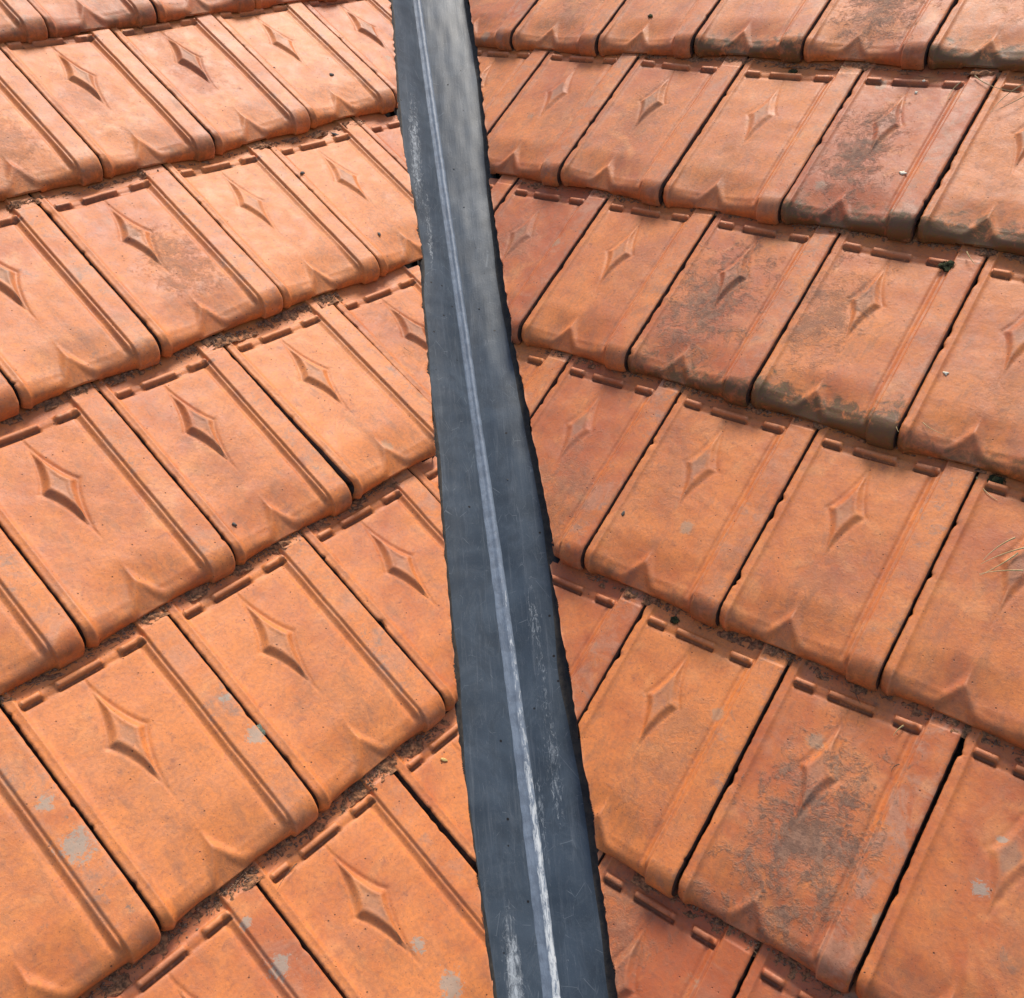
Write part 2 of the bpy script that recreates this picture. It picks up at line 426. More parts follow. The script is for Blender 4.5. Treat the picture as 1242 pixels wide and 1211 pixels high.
def prow_mask(x, y):
    q = (np.abs(x - 93) / 40.0) ** 0.86 + (np.maximum(350 - y, 0) / 86.0) ** 0.86
    return sstep(q, 1.07, 0.60)
def relief(x, y, soft=1.0, st=1.0):
    """moulded relief of the tile face in mm, x across 0..225, y down 0..arc length"""
    h = 2.4 * (1 - sstep(x, 10, 21)) + 0.9 * gs(x, 12, 2.4)               # left shoulder
    h = h + 5.4 * sstep(x, 183, 187) + soft * (2.8 * gs(x, 181.5, 2.4) - 2.6 * gs(x, 173.5, 3.6)) * sstep(y, 22, 27) * (1 - sstep(y, 318, 332))
    h = h - 1.4 * sstep(x, 186, 190) * (1 - sstep(y, 15.2, 16.8))          # small step at the head of the side rib
    h = h - 1.3 * np.sin(np.pi * np.clip((x - 20) / 155, 0, 1))            # the pan is slightly dished
    bars = box(x, 62, 122) + box(x, 16, 42) + box(x, 148, 181)
    h = h + 4.6 * bars * box(y, 22, 29.5, .7) - 3.4 * bars * box(y, 29.7, 35.4, .8)
    h = h - 1.2 * (1 - sstep(y, 20, 23)) * box(x, 14, 183, 2)              # lowered head of the pan
    h = h - 1.5 * gs(y, 33.5, 3.2) * box(x, 14, 170, 2)                    # hollow below the bars
    q = (np.abs(x - 93) / 25.0) ** 0.76 + (np.abs(y - 126) / 71.0) ** 0.74
    inner = sstep(q, 0.62, 0.45)
    h = h + st * (6.2 * sstep(q, 1.0, 0.66) - 2.2 * gs(q, 1.09, 0.10) - 1.0 * inner)
    h = h + st * 1.2 * np.exp(-((x - 93) / 40) ** 2 - ((y - 126) / 70) ** 2)
    prow = prow_mask(x, y)
    scoop = sstep(y, 256, 322) * np.sin(np.pi * np.clip((x - 14) / 166, 0, 1)) ** 0.55 * (x < 180) * (x > 14)
    h = h - 8.0 * scoop * (1 - prow) * (1 - 0.72 * sstep(y, 322, 346)) + st * 1.6 * prow * (1 - sstep(y, 300, 330))
    h = h + 0.5 * gs(y, 262, 12) * gs(x, 93, 10)
    h = h - 2.2 * np.clip(1 - x / 3.2, 0, 1) ** 2 - 2.2 * np.clip(1 - (225 - x) / 4, 0, 1) ** 2
    return h

def xs_lines():
    a = np.concatenate([[0, .6, 1.4, 2.6, 4, 6, 8.5, 10.5, 12, 13.5, 15.2, 16.8, 19, 22, 27, 32, 37, 41.2, 42.8, 47, 52, 57, 61.2, 62.8],
                        np.arange(65, 121, 2.0), [121.2, 122.8, 127, 132, 138, 143, 147.2, 148.8, 154, 160, 165, 168],
                        np.arange(170, 190, 1.5), [192, 198, 204, 210, 215, 219, 221, 222.6, 223.9, 225]])
    return np.unique(a)
def ys_lines():
    a = np.concatenate([[-42, -25, -8, 2, 8, 13, 15.2, 16.8, 19, 21.2, 22.8, 25.5, 28.7, 30.3, 32.5, 34.4, 36.4, 38, 42, 47],
                        np.arange(51, 203, 2.6), np.arange(206, 262, 6.0), np.arange(262, 316, 2.6)])
    return np.unique(a)
XL, YL = xs_lines(), ys_lines()
YN, RY, RZ = 315.0, 25.0, 19.0          # where the nose starts to roll, its radii (mm)
TH = np.radians(np.linspace(0, 84, 15))[1:]

def wob(x, y, seed, amp, wl):
    r = np.random.default_rng(seed)
    s = 0
    for k in range(6):
        a = r.uniform(0, 2 * np.pi); f = 2 * np.pi / (wl * r.uniform(.6, 1.7)); p = r.uniform(0, 6.28)
        s = s + np.sin((x * np.cos(a) + y * np.sin(a)) * f + p)
    return amp * s / 3

def tile_vertices(seed, width, gapl, gapr, soft, st, knock):
    """rows of points in tile space (metres): X across, Y uphill, Z out of the roof"""
    r = np.random.default_rng(seed)
    # profile along the tile: y, z, ny, nz, arc
    prof = [(y, 30.0 * y / 340, 0., 1., y) for y in YL]
    arc = YN
    prof.append((YN, 30.0 * YN / 340, 0, 1, YN))
    z0 = 30.0 * YN / 340
    py, pz = YN, z0
    for t in TH:
        y = YN + RY * math.sin(t); z = z0 - RZ * (1 - math.cos(t))
        arc += math.hypot(y - py, z - pz); py, pz = y, z
        prof.append((y, z, math.sin(t), math.cos(t), arc))
    for z in (pz * .62, pz * .30, 1.2):
        arc += py and (pz - z) * .3; prof.append((py + .3, z, 1, 0, arc))
    prof = np.array(prof)
    x = XL[None, :] * np.ones((len(prof), 1)); a = prof[:, 4][:, None] * np.ones((1, len(XL)))
    h = relief(x, a, soft, st)
    h = h + wob(x, a, seed, 0.55, 110) + wob(x, a, seed + 1, 0.16, 28)
    # worn arrises / knocks along the side edges
    ch = np.zeros(len(prof)); chr_ = np.zeros(len(prof))
    for _ in range(r.integers(2, 6)):
        c = r.uniform(20, 330); w = r.uniform(2, 9); ch += r.uniform(.6, 3.2) * gs(prof[:, 4], c, w)
    for _ in range(r.integers(0, 3)):
        c = r.uniform(20, 330); w = r.uniform(2, 6); chr_ += r.uniform(.5, 2.0) * gs(prof[:, 4], c, w)
    if knock: ch += knock[2] * gs(prof[:, 4], knock[0], knock[1])
    ch += 0.5 * np.abs(wob(prof[:, 4], 0, seed + 2, 1, 17)); chr_ += 0.35 * np.abs(wob(prof[:, 4], 0, seed + 3, 1, 22))
    x2 = gapl + (x / 225.0) * (width - gapl - gapr)
    x2 = x2 - (1.6 * sstep(prof[:, 4], 270, 345) * r.uniform(.3, 1.2))[:, None] * np.clip(1 - (225 - x) / 30, 0, 1)
    x2 = x2 + ch[:, None] * np.clip(1 - x / 9, 0, 1) - chr_[:, None] * np.clip(1 - (225 - x) / 7, 0, 1)
    h = h - 0.5 * ch[:, None] * np.clip(1 - x / 9, 0, 1)
    Y = prof[:, 0][:, None] + prof[:, 2][:, None] * h
    Z = prof[:, 1][:, None] + prof[:, 3][:, None] * h
    # the half diamond at the nose is chamfered to a flat, steep triangle
    line = 30.6 - np.maximum(Y - 286, 0) * 0.37 + np.maximum(x - 93, 0) * -.02
    pm = prow_mask(x, a)
    Z = np.where(Y > 270, Z - pm * np.maximum(Z - line, 0), Z)
    # corners of the nose are rounded in plan
    cr = sstep(prof[:, 0], 300, 340)[:, None]
    Y = Y - cr * (5.0 * np.clip(1 - x / 14, 0, 1) ** 2 + 2.0 * np.clip(1 - (225 - x) / 9, 0, 1) ** 2)
    # slightly uneven lower lip; notch that rides over the rib of the tile below
    lip = np.zeros(len(prof)); lip[-1] = 1; lip[-2] = .6
    notch = 7.0 * box(x2, 112.5 - 52, 116.5, 1.5)
    Z = Z + lip[:, None] * (notch + np.abs(wob(x, 0, seed + 5, .9, 40)))
    nrm_y = prof[:, 2][:, None]; nrm_z = prof[:, 3][:, None]
    def inset(k, xk, d):
        return np.stack([xk, Y[:, k] - prof[:, 2] * d, Z[:, k] - prof[:, 3] * d], -1)[:, None, :]
    body = np.stack([x2, Y, Z], -1)
    left1 = inset(0, x2[:, 0], 21); left2 = inset(0, x2[:, 0] * 0 - 34, 23)
    right1 = inset(-1, x2[:, -1], 12)
    V = np.concatenate([left2, left1, body, right1], 1)
    # underside return of the lip
    ret = V[-1:].copy(); ret[..., 1] -= 13
    V = np.concatenate([V, ret], 0)
    V[..., 1] *= -1
    return V / 1000.0

def surf(side, u, v, lift=0.0):
    """point on the tile surface at (u, v)"""
    S = SL[side]; r = math.ceil(v - 1e-6)
    par = 0.5 if r % 2 else 0.0
    k = math.ceil(u - par) + par
    x = (u - (k - 1)) * 225; y = (v - (r - 1)) * 340
    hh = float(relief(np.array([x]), np.array([min(y, 312)]))[0]) if y < 330 else 0
    z = (30 * y / 340 + hh) / 1000 + lift
    if y > 318: z -= (y - 318) / 1000 * .6
    return S['o'] + S['u'] * (u * W) + S['v'] * (v * L) + S['n'] * z

# individual looks: (side, course, joint) -> tone, stain, (x, y mm), radius mm, moss, grey, bloom, label
LOOK = {
 ('R', 0, 4): dict(stain=1.0, at=(100, 215), r=75, label='roof tile with grey-black lichen bloom over its lower half'),
 ('R', 0, 3): dict(moss=.9, tone=.1), ('R', 0, 2): dict(bloom=1.2, moss=.35), ('R', 0, 1): dict(bloom=1.0, tone=.5),
 ('R', 0, 5): dict(moss=1.0, tone=.3), ('R', 0, 0): dict(moss=.3, bloom=1.2),
 ('R', 1, 1.5): dict(bloom=1.1, grey=.6, moss=.3), ('R', 1, 2.5): dict(bloom=.9, grey=.6), ('R', 1, 3.5): dict(tone=.5),
 ('R', 1, 4.5): dict(stain=1.0, at=(75, 200), r=58, moss=.95, bloom=1.3, tone=-.6, label='roof tile stained dark grey left of its raised diamond'),
 ('R', 1, 5.5): dict(moss=1.1, tone=.4, grey=.8),
 ('R', 2, 2): dict(tone=-.6, moss=.2), ('R', 2, 3): dict(tone=.4, moss=.1),
 ('R', 2, 4): dict(stain=.95, at=(88, 190), r=80, moss=.8, tone=-.3, label='roof tile blotched grey and ochre over most of its face'),
 ('R', 2, 5): dict(stain=.7, at=(50, 160), r=60, moss=1.2, tone=.3, label='roof tile with greenish moss along its whole lower lip'),
 ('R', 2, 6): dict(moss=.7, tone=.3),
 ('R', 3, 3.5): dict(tone=-.3, bloom=1.0, grey=.5), ('R', 3, 4.5): dict(tone=.3, bloom=.6, grey=.4),
 ('R', 3, 5.5): dict(tone=.3, bloom=.5), ('R', 3, 6.5): dict(tone=.2, moss=.3, bloom=.6),
 ('R', 4, 4): dict(tone=-.4), ('R', 4, 5): dict(tone=.75, bloom=.2, label='bright orange roof tile with a chipped left edge'),
 ('R', 4, 6): dict(stain=1.1, at=(110, 215), r=82, bloom=1.6, tone=-.2, moss=.3, label='heavily soiled roof tile, pinkish left and sooty grey across the middle'),
 ('R', 4, 7): dict(lichen=(80, 172, 9), gl=3.2, tone=-.1, grey=.8, bloom=.8), ('R', 5, 5.5): dict(stain=.6, at=(60, 80), r=60, tone=-.5, moss=.2),
 ('R', 5, 6.5): dict(tone=-.5, stain=.3, at=(60, 60), r=40),
 ('L', 0, 0): dict(moss=.6, tone=-.3, grey=.7), ('L', 0, 1): dict(moss=.7, tone=-.3), ('L', 0, 2): dict(moss=.5, tone=-.2),
 ('L', 1, -.5): dict(stain=.45, at=(100, 230), r=60, moss=.6), ('L', 1, .5): dict(tone=.3, moss=.55), ('L', 1, 1.5): dict(moss=.35, tone=.2),
 ('L', 1, 2.5): dict(tone=.8, moss=.5, soft=.6, st=.7),
 ('L', 2, -1): dict(moss=.2, grey=.8, tone=.1, bloom=1.2),
 ('L', 2, 0): dict(stain=.6, at=(120, 205), r=52, grey=.6, tone=.1, label='roof tile with a grey smear below its raised diamond'),
 ('L', 2, 1): dict(tone=1.0, soft=.5, st=.6, bloom=.5), ('L', 2, 2): dict(tone=1.0, st=.6, soft=.7, bloom=.4),
 ('L', 3, -1.5): dict(tone=.1), ('L', 3, -.5): dict(tone=.1, bloom=.8),
 ('L', 3, .5): dict(tone=1.0, st=.8, soft=.5, gl=1.6, knock=(334, 16, 5.0), lift=.010, label='roof tile slipped sideways and standing proud, open gap at its left corner'),
 ('L', 3, 1.5): dict(tone=.1, bloom=1.2), ('L', 4, -2): dict(lichen=(214, 216, 12), tone=.8, bloom=.7), ('L', 4, -1): dict(tone=.5, bloom=.7),
 ('L', 4, 0): dict(tone=.2, bloom=1.0), ('L', 4, -3): dict(lichen=(203, 207, 17), label='roof tile with pale grey lichen crusts on its side rib', tone=.2, grey=1.0), ('L', 5, -2.5): dict(lichen=(188, 112, 12), tone=.0, grey=.6),
 ('L', 5, -1.5): dict(lichen=(107, 262, 15), tone=.4), ('L', 5, -3.5): dict(tone=.2), ('L', 5, -.5): dict(tone=.5, gl=5.5),
}

def joint(side, r, k):
    d = JOINT[side].get(r, {})
    for kk, val in d.items():
        if abs(kk - k) < 1e-6: return val
    if d:
        kk = min(d, key=lambda q: abs(q - k)); a, b = d[kk]
        return (k + a - kk, b)
    return (float(k), float(r))

# ------------------------------------------------------------------ roof slopes
def slope_empty(side, label):
    e = bpy.data.objects.new('roof_slope', None); col.objects.link(e)
    e.empty_display_size = .1
    S = SL[side]
    e.location = S['o'] + S['v'] * (4.2 * L) + S['u'] * ((-1.8 if side == 'L' else 4.6) * W)
    tag(e, label, 'roof slope', 'clay tiled roof slopes meeting at the valley')
    return e
roots = {'L': slope_empty('L', 'orange clay tile roof slope to the left of the dark metal valley strip'),
         'R': slope_empty('R', 'redder, more lichen-stained clay tile roof slope to the right of the dark valley strip')}
bpy.context.view_layer.update()

for side in 'LR':
    S = SL[side]; root = roots[side]
    inv = root.matrix_world.inverted()
    tab = LE if side == 'L' else RE
    ys = np.linspace(1.35, -1.1, 500); xe = curve(tab, ys)
    o = np.array(S['o']); n = np.array(S['n']); vv = np.array(S['v'])
    ze = (n @ o - n[0] * xe - n[1] * ys) / n[2]
    ve = ((np.stack([xe, ys, ze], -1) - o) @ vv) / L
    for r, ks in COURSE[side].items():
        sel = (ve > r - 1.0) & (ve < r + 0.08)
        if sel.sum() > 4: cy, cx_ = np.polyfit(ys[sel], xe[sel], 1)
        else: cy, cx_ = 0.0, float(xe[0] if r < 2 else xe[-1])
        for k in ks:
            jl, jr = joint(side, r, k - 1), joint(side, r, k)
            look = LOOK.get((side, r, k), {})
            seed = (1000 if side == 'L' else 5000) + int((r + 3) * 97 + (k + 9) * 14)
            rr = np.random.default_rng(seed)
            width = (jr[0] - jl[0]) * 225
            dv = (jl[1] + jr[1]) / 2 - r
            rot = rr.uniform(-.0025, .0025)
            shear = -(jr[1] - jl[1]) * L / (width / 1000)
            gl, gr = look.get('gl', rr.uniform(.9, 2.2)), look.get('gr', rr.uniform(1.4, 2.5) if side == 'L' else rr.uniform(.9, 2.1))
            V = tile_vertices(seed, width, gl, gr, look.get('soft', rr.uniform(.85, 1.05)), look.get('st', rr.uniform(.85, 1.05) if side == 'L' else rr.uniform(.35, .85)), look.get('knock'))
            V[..., 1] += shear * (V[..., 0] - width / 2000)
            org = S['o'] + S['u'] * (jl[0] * W) + S['v'] * ((r - 1 + dv) * L) + S['n'] * rr.uniform(-.0006, .0006)
            X = (S['u'] * math.cos(rot) + S['v'] * math.sin(rot)).normalized()
            lift = look.get('lift', 0.0) + rr.uniform(-.001, .001)
            Yd = (-(S['v'] * math.cos(rot) - S['u'] * math.sin(rot)) - S['n'] * (lift / .34)).normalized()
            Z = X.cross(Yd).normalized()
            M = Matrix(((X.x, Yd.x, Z.x, org.x), (X.y, Yd.y, Z.y, org.y), (X.z, Yd.z, Z.z, org.z), (0, 0, 0, 1)))
            # which side of the cut line?
            Mn = np.array(M)
            Wp = V.reshape(-1, 3) @ Mn[:3, :3].T + Mn[:3, 3]
            d = (Wp[:, 0] - (cy * Wp[:, 1] + cx_)) * (1 if side == 'R' else -1)
            if d.max() < 0.006: continue
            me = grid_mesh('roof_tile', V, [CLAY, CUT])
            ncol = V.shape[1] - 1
            mi = np.zeros(len(me.polygons), np.int32).reshape(-1, ncol); mi[:, :2] = 1; mi[:, -1] = 1  # joint skirts and tongue also take the shade-darkened clay
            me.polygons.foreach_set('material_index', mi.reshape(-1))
            if d.min() < 0:
                bm = bmesh.new(); bm.from_mesh(me)
                pw = Vector((cx_, 0, 0)); nw = Vector((1, -cy, 0)).normalized() * (1 if side == 'R' else -1)
                Mi = M.inverted(); pl = Mi @ pw; nl = (Mi.to_3x3() @ nw).normalized()
                res = bmesh.ops.bisect_plane(bm, geom=bm.verts[:] + bm.edges[:] + bm.faces[:], dist=1e-6, plane_co=pl, plane_no=nl, clear_inner=True)
                cutv = [g for g in res['geom_cut'] if isinstance(g, bmesh.types.BMVert)]
                cute = [g for g in res['geom_cut'] if isinstance(g, bmesh.types.BMEdge) and len(g.link_faces) == 1]
                # broken corner at the head of the cut tile, under the lip of the course above
                hole = np.random.default_rng(seed + 50).uniform(.012, .026)
                kill = [f_ for f_ in bm.faces if f_.calc_center_median().y > -.005 and (f_.calc_center_median() - pl).dot(nl) < hole]
                if 1 <= r <= 5: bmesh.ops.delete(bm, geom=kill, context='FACES')
                cutv = [g for g in cutv if g.is_valid]; cute = [g for g in cute if g.is_valid]
                for vtx in cutv:
                    a = vtx.co.y * 1000
                    j = float(wob(np.array([a]), 0, seed + 40, 1.1, 34)[0] + wob(np.array([a]), 0, seed + 41, .8, 13)[0] * max(0, wob(np.array([a]), 0, seed + 42, 1.6, 90)[0]))
                    j += 2.6 * float(sum(gs(a, -40 - 300 * q_, 4 + 5 * q_) for q_ in np.random.default_rng(seed + 43).uniform(0, 1, 3)))
                    vtx.co += nl * (j / 1000)
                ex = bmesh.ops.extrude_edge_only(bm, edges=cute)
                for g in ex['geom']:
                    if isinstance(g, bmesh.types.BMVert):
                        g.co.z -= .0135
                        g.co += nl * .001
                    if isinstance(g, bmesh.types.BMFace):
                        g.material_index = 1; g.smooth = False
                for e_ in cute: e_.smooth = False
                bm.to_mesh(me); bm.free()
            ob = new_obj('roof_tile', me, root)
            ob.matrix_parent_inverse = Matrix.Identity(4)
            ob.matrix_local = inv @ M
            ob['tone'] = float(look.get('tone', rr.uniform(-.4, .5)) + (0.10 if side == 'L' else -.06))
            ob['stain'] = float(look.get('stain', rr.uniform(.15, .5) if side == 'R' else rr.uniform(.0, .28)))
            at = look.get('at', (rr.uniform(50, 150), rr.uniform(120, 260)))
            ob['stain_x'] = at[0] / 1000.; ob['stain_y'] = -at[1] / 1000.; ob['stain_r'] = look.get('r', 62) / 1000.
            la = look.get('lichen', (0, 0, 0))
            ob['lichen_x'] = la[0] / 1000.; ob['lichen_y'] = -la[1] / 1000.; ob['lichen_r'] = float(la[2] / 1000.)
            ob['moss'] = float(look.get('moss', rr.uniform(.1, .4))) * (1.25 if side == 'R' else 1.0)
            ob['grey'] = float(look.get('grey', rr.uniform(.0, .45)))
            ob['bloom'] = float(look.get('bloom', rr.uniform(.5, 1.0)))
            if look.get('label'): ob['label'] = look['label']
    # underlay boards below the tiles
    c0, c1 = (-7, 6) if side == 'L' else (-4, 11)
    dn = S['n'] * -.034
    vx = lambda z: z  # noqa
    pts = []
    for v_ in (-2.2, 6.4):
        # valley end of the board follows the intersection of the planes (x ~ 0)
        base = S['o'] + S['v'] * (v_ * L) + dn
        uval = -base.x / S['u'].x
        far = (c0 if side == 'L' else c1) * W
        pts += [base + S['u'] * far, base + S['u'] * uval]
    th = S['n'] * -.018
    vs = [pts[0], pts[1], pts[3], pts[2]]
    vs = [inv @ p for p in vs] + [inv @ (p + th) for p in vs]
    fc = [(0, 1, 2, 3), (7, 6, 5, 4), (0, 4, 5, 1), (1, 5, 6, 2), (2, 6, 7, 3), (3, 7, 4, 0)]
    dk = new_obj('underlay', pyd('underlay', vs, fc, [DECK]), root)

# ------------------------------------------------------------------ valley strip
VS = math.tan(math.radians(27.7836))
def base_z(side, x, y):
    S = SL[side]; n = S['n']; o = S['o']
    return (n.dot(o) - n.x * x - n.y * y) / n.z
vy = np.arange(-1.05, 1.32, 0.006)
xl = smooth_curve(LE, vy, .03) ; xr = smooth_curve(RE, vy, .03); xc = np.polyval(np.polyfit(*np.array(CR).T, 4), vy)
xl = xl + wob(vy, 0, 77, .0008, .07); xr = xr + wob(vy, 0, 78, .0008, .07)
root_v = bpy.data.objects.new('valley_flashing', None); col.objects.link(root_v)
root_v.location = (0, -.9, -.9 * VS)
tag(root_v, 'dark slate-blue metal valley flashing with a raised centre fold between both slopes', 'valley flashing')
OFF = np.array([0, -.9, -.9 * VS])
zl = np.array([base_z('L', a, b) for a, b in zip(xl, vy)]) - .013
zr = np.array([base_z('R', a, b) for a, b in zip(xr, vy)]) - .013
zc = vy * VS + .005
def wing(x0, z0, x1, z1, n, dent, bow):
    t = np.linspace(0, 1, n)[None, :]
    X = x0[:, None] * (1 - t) + x1[:, None] * t
    Z = z0[:, None] * (1 - t) + z1[:, None] * t
    Y = vy[:, None] * np.ones_like(t)
    Z = Z + bow * np.sin(np.pi * t) + wob(X, Y, dent, .0006, .20) * np.sin(np.pi * t) + wob(X, Y, dent + 1, .00035, .035)
    return np.stack([X, Y, Z], -1) - OFF
def set_scuff_sheen(me, vals):
    at = me.attributes.new('scuff_sheen', 'FLOAT', 'POINT')
    at.data.foreach_set('value', np.asarray(vals, np.float32).reshape(-1))
we = .0075
def scuff_sheen_field(V):
    P = V + OFF; X, Y = P[..., 0], P[..., 1]
    s = np.zeros_like(X)
    def blob(x, y, rx, ry, a):
        nonlocal s; s = s + a * np.exp(-((X - x) / rx) ** 2 - ((Y - y) / ry) ** 2)
    blob(-.106, .72, .014, .20, 1.0); blob(-.088, .50, .008, .12, .75)       # crinkled sheen on the upper left wing, put into the colour
    blob(-.046, -.66, .013, .09, 1.25)                                        # bottom left wing
    blob(.030, -.22, .016, .10, .66); blob(.034, -.42, .014, .11, .74)       # right wing
    blob(.010, -.47, .007, .08, .8); blob(.02, -.62, .01, .06, .5)
    return s
# left wing
VL = wing(xl + .004, zl, xc - .0065, zc + .0006, 26, 301, .0025)
me = grid_mesh('wing_sheet', VL[:, ::-1], [SHEET]); set_scuff_sheen(me, scuff_sheen_field(VL[:, ::-1]))
a = new_obj('wing_sheet', me, root_v)
VR = wing(xc + .0040, zc + .0004, xr - we, zr, 26, 311, .002)
me = grid_mesh('wing_sheet', VR[:, ::-1], [SHEET]); set_scuff_sheen(me, scuff_sheen_field(VR[:, ::-1]))
new_obj('wing_sheet', me, root_v)
# raised centre fold: a flat left facet and a rounded bead with a painted highlight
prof = [(-.0130, .0012, 0), (-.0120, .0030, 0), (-.0080, .0042, 0), (-.0040, .0050, 0), (-.0012, .0056, .1), (.0002, .0070, .85), (.0030, .0078, 1), (.0058, .0070, 1), (.0078, .0042, .8), (.0094, .0002, .2)]
wv = []; ws = []
grow = np.clip(.25 + (-vy - .05) * .9, 0, 1)                    # painted highlight on the bead strengthens towards the bottom
wsc = np.interp(-vy, [-1.3, -.15, .15, 1.1], [1.1, .85, 1.15, 1.3])
for (dx, dz, s_) in prof:
    wv.append(np.stack([xc + dx * wsc + wob(vy, 0, 90, .0003, .05), vy, zc + dz * .9 + wob(vy, 0, 91, .0002, .04)], -1) - OFF)
    ws.append(s_ * (.12 + grow * .72))
me = grid_mesh('centre_fold', np.stack(wv, 1)[:, ::-1], [WELT]); set_scuff_sheen(me, np.stack(ws, 1)[:, ::-1])
new_obj('centre_fold', me, root_v)
# upturned edges against the cut tiles, coloured with grime and painted gap shade
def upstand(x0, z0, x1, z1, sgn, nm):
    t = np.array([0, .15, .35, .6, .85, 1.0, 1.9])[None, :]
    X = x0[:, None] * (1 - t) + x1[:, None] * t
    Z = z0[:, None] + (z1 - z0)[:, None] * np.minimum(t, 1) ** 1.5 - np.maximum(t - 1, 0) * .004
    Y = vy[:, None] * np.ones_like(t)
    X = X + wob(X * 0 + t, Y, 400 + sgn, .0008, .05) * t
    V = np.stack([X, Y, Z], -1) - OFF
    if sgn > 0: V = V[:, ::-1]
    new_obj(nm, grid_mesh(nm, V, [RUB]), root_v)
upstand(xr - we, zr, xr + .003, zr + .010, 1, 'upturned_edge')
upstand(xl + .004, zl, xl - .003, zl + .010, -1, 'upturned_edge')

# ------------------------------------------------------------------ small things lying on the roof
def blob_mesh(name, rx, ry, rz, mat, seed, rough=.25, sub=2):
    bm = bmesh.new(); bmesh.ops.create_icosphere(bm, subdivisions=sub, radius=1)
    r = random.Random(seed); ph = [r.uniform(0, 6) for _ in range(9)]
    for v in bm.verts:
        c = v.co; k = 1 + rough * (math.sin(c.x * 3 + ph[0]) * math.sin(c.y * 4 + ph[1]) + .6 * math.sin(c.z * 6 + ph[2] + c.x * 5))
        v.co = Vector((c.x * rx * k, c.y * ry * k, c.z * rz * k))
    me = bpy.data.meshes.new(name); bm.to_mesh(me); bm.free(); me.materials.append(mat)
    me.polygons.foreach_set('use_smooth', np.ones(len(me.polygons), dtype=bool))
    return me
def frame(side, spin=0.0):
    S = SL[side]; n = S['n']; u = (S['u'] * math.cos(spin) + S['v'] * math.sin(spin)).normalized()
    return Matrix((u, n.cross(u), n)).transposed().to_4x4()
def lay(name, me, side, u, v, up, spin, label, cat, group=None):
    M = frame(side, spin); M.translation = surf(side, u, v, up)
    o = new_obj(name, me); o.matrix_world = M; tag(o, label, cat, group); return o

stones = [('L', 1.693, 1.05, .010, .0045, .003, STONE, 'dark crumb of mortar lodged under the lip of an upper left tile'),
          ('L', 1.056, 1.262, .0045, .0035, .0022, STONE, 'small grey stone by the tile joint high on the left slope'),
          ('L', 1.211, 1.795, .0045, .003, .0020, STONE, 'small grey stone near a tile corner beside the valley strip, left slope'),
          ('L', 2.069, .668, .0055, .0038, .0026, STONE, 'round grey pebble on the upper left slope near the strip'),
          ('L', 1.592, .53, .003, .002, .0016, STONE, 'tiny dark pebble on the upper left slope'),
          ('L', -1.372, 3.106 - .33, .0042, .002, .0016, STONE, 'black droplet-shaped crumb on a left slope tile'),
          ('R', 1.412, -.235, .006, .004, .0022, MOSS, 'dark crumb on a tile in the top course of the right slope'),
          ('R', 3.577, 2.704, .004, .0025, .001, STONE, 'brown chip on the middle of the right slope')]
for i, (sd, u, v, a, b, c, m, lab) in enumerate(stones):
    if i == 5: u, v = -1.372, 2.87
    lay('pebble', blob_mesh('pebble', a, b, c, m, 30 + i), sd, u, v, c * .5, random.uniform(0, 3), lab, 'pebble', 'crumbs and pebbles on the tiles')
chips = [('R', 4.244, .684, .0055, .0035, 'pale cream shell chip beside a tile joint, upper right slope'),
         ('R', 4.011, .154, .0035, .0022, 'white shell chip just below the raised bars of an upper right tile'),
         ('R', 4.03, .084, .003, .002, 'tiny white chip under the lip of the top course, right slope'),
         ('R', 5.113, 1.662, .0042, .0028, 'pale chip on the tile at the right edge of the photo')]
for i, (sd, u, v, a, b, lab) in enumerate(chips):
    lay('shell_chip', blob_mesh('shell_chip', a, b, .0012, SHELL, 60 + i, .4), sd, u, v, .0008, random.uniform(0, 3), lab, 'shell chip', 'pale chips on the right slope')
lay('seed_husk', blob_mesh('seed_husk', .0055, .0025, .001, SEED, 70, .1), 'L', -1.194, 4.146, .001, .9,
    'small yellow seed husk on a cut tile beside the valley strip', 'seed')
lay('lichen_patch', blob_mesh('lichen_patch', .011, .007, .0016, GREEN, 71, .35, 3), 'L', -2.0, 3.635, -.0035, .5,
    'grey-green lichen growing across the joint of two lower left tiles', 'lichen')

def tuft(side, u, v, rad, n, seed, label):
    r = random.Random(seed); vs, fs = [], []
    for _ in range(n):
        a = r.uniform(0, 6.28); q = rad * math.sqrt(r.random()); x, y = q * math.cos(a), q * math.sin(a) * .8
        hh = rad * (.35 + .45 * r.random()) * (1.15 - q / rad); t = r.uniform(0, 6.28); w = .0006
        tx, ty = r.uniform(-.002, .002), r.uniform(-.002, .002)
        b = len(vs)
        vs += [(x + w * math.cos(t), y + w * math.sin(t), 0), (x - w * math.cos(t), y - w * math.sin(t), 0), (x + tx, y + ty, hh)]
        fs.append((b, b + 1, b + 2))
    bm0 = blob_mesh('tmp', rad * .8, rad * .65, rad * .35, MOSS, seed, .35, 3)
    b = len(vs)
    vs += [tuple(v_.co) for v_ in bm0.vertices]; fs += [tuple(i + b for i in p.vertices) for p in bm0.polygons]
    lay('moss_clump', pyd('moss_clump', vs, fs, [MOSS]), side, u, v, .001, 0, label, 'moss')
tuft('R', 4.805, 1.12, .012, 500, 1, 'dark green moss clump in the corner below a raised bar, right slope')
tuft('R', 2.959, .062, .009, 260, 2, 'flat dark moss clump under the lip of the top course, right slope')
tuft('R', 4.22, 3.05, .007, 200, 3, 'blackish moss tuft under a tile lip in the middle of the right slope')
tuft('R', 5.62, 2.05, .014, 420, 4, 'dark moss and dirt clump under a tile lip near the right edge')

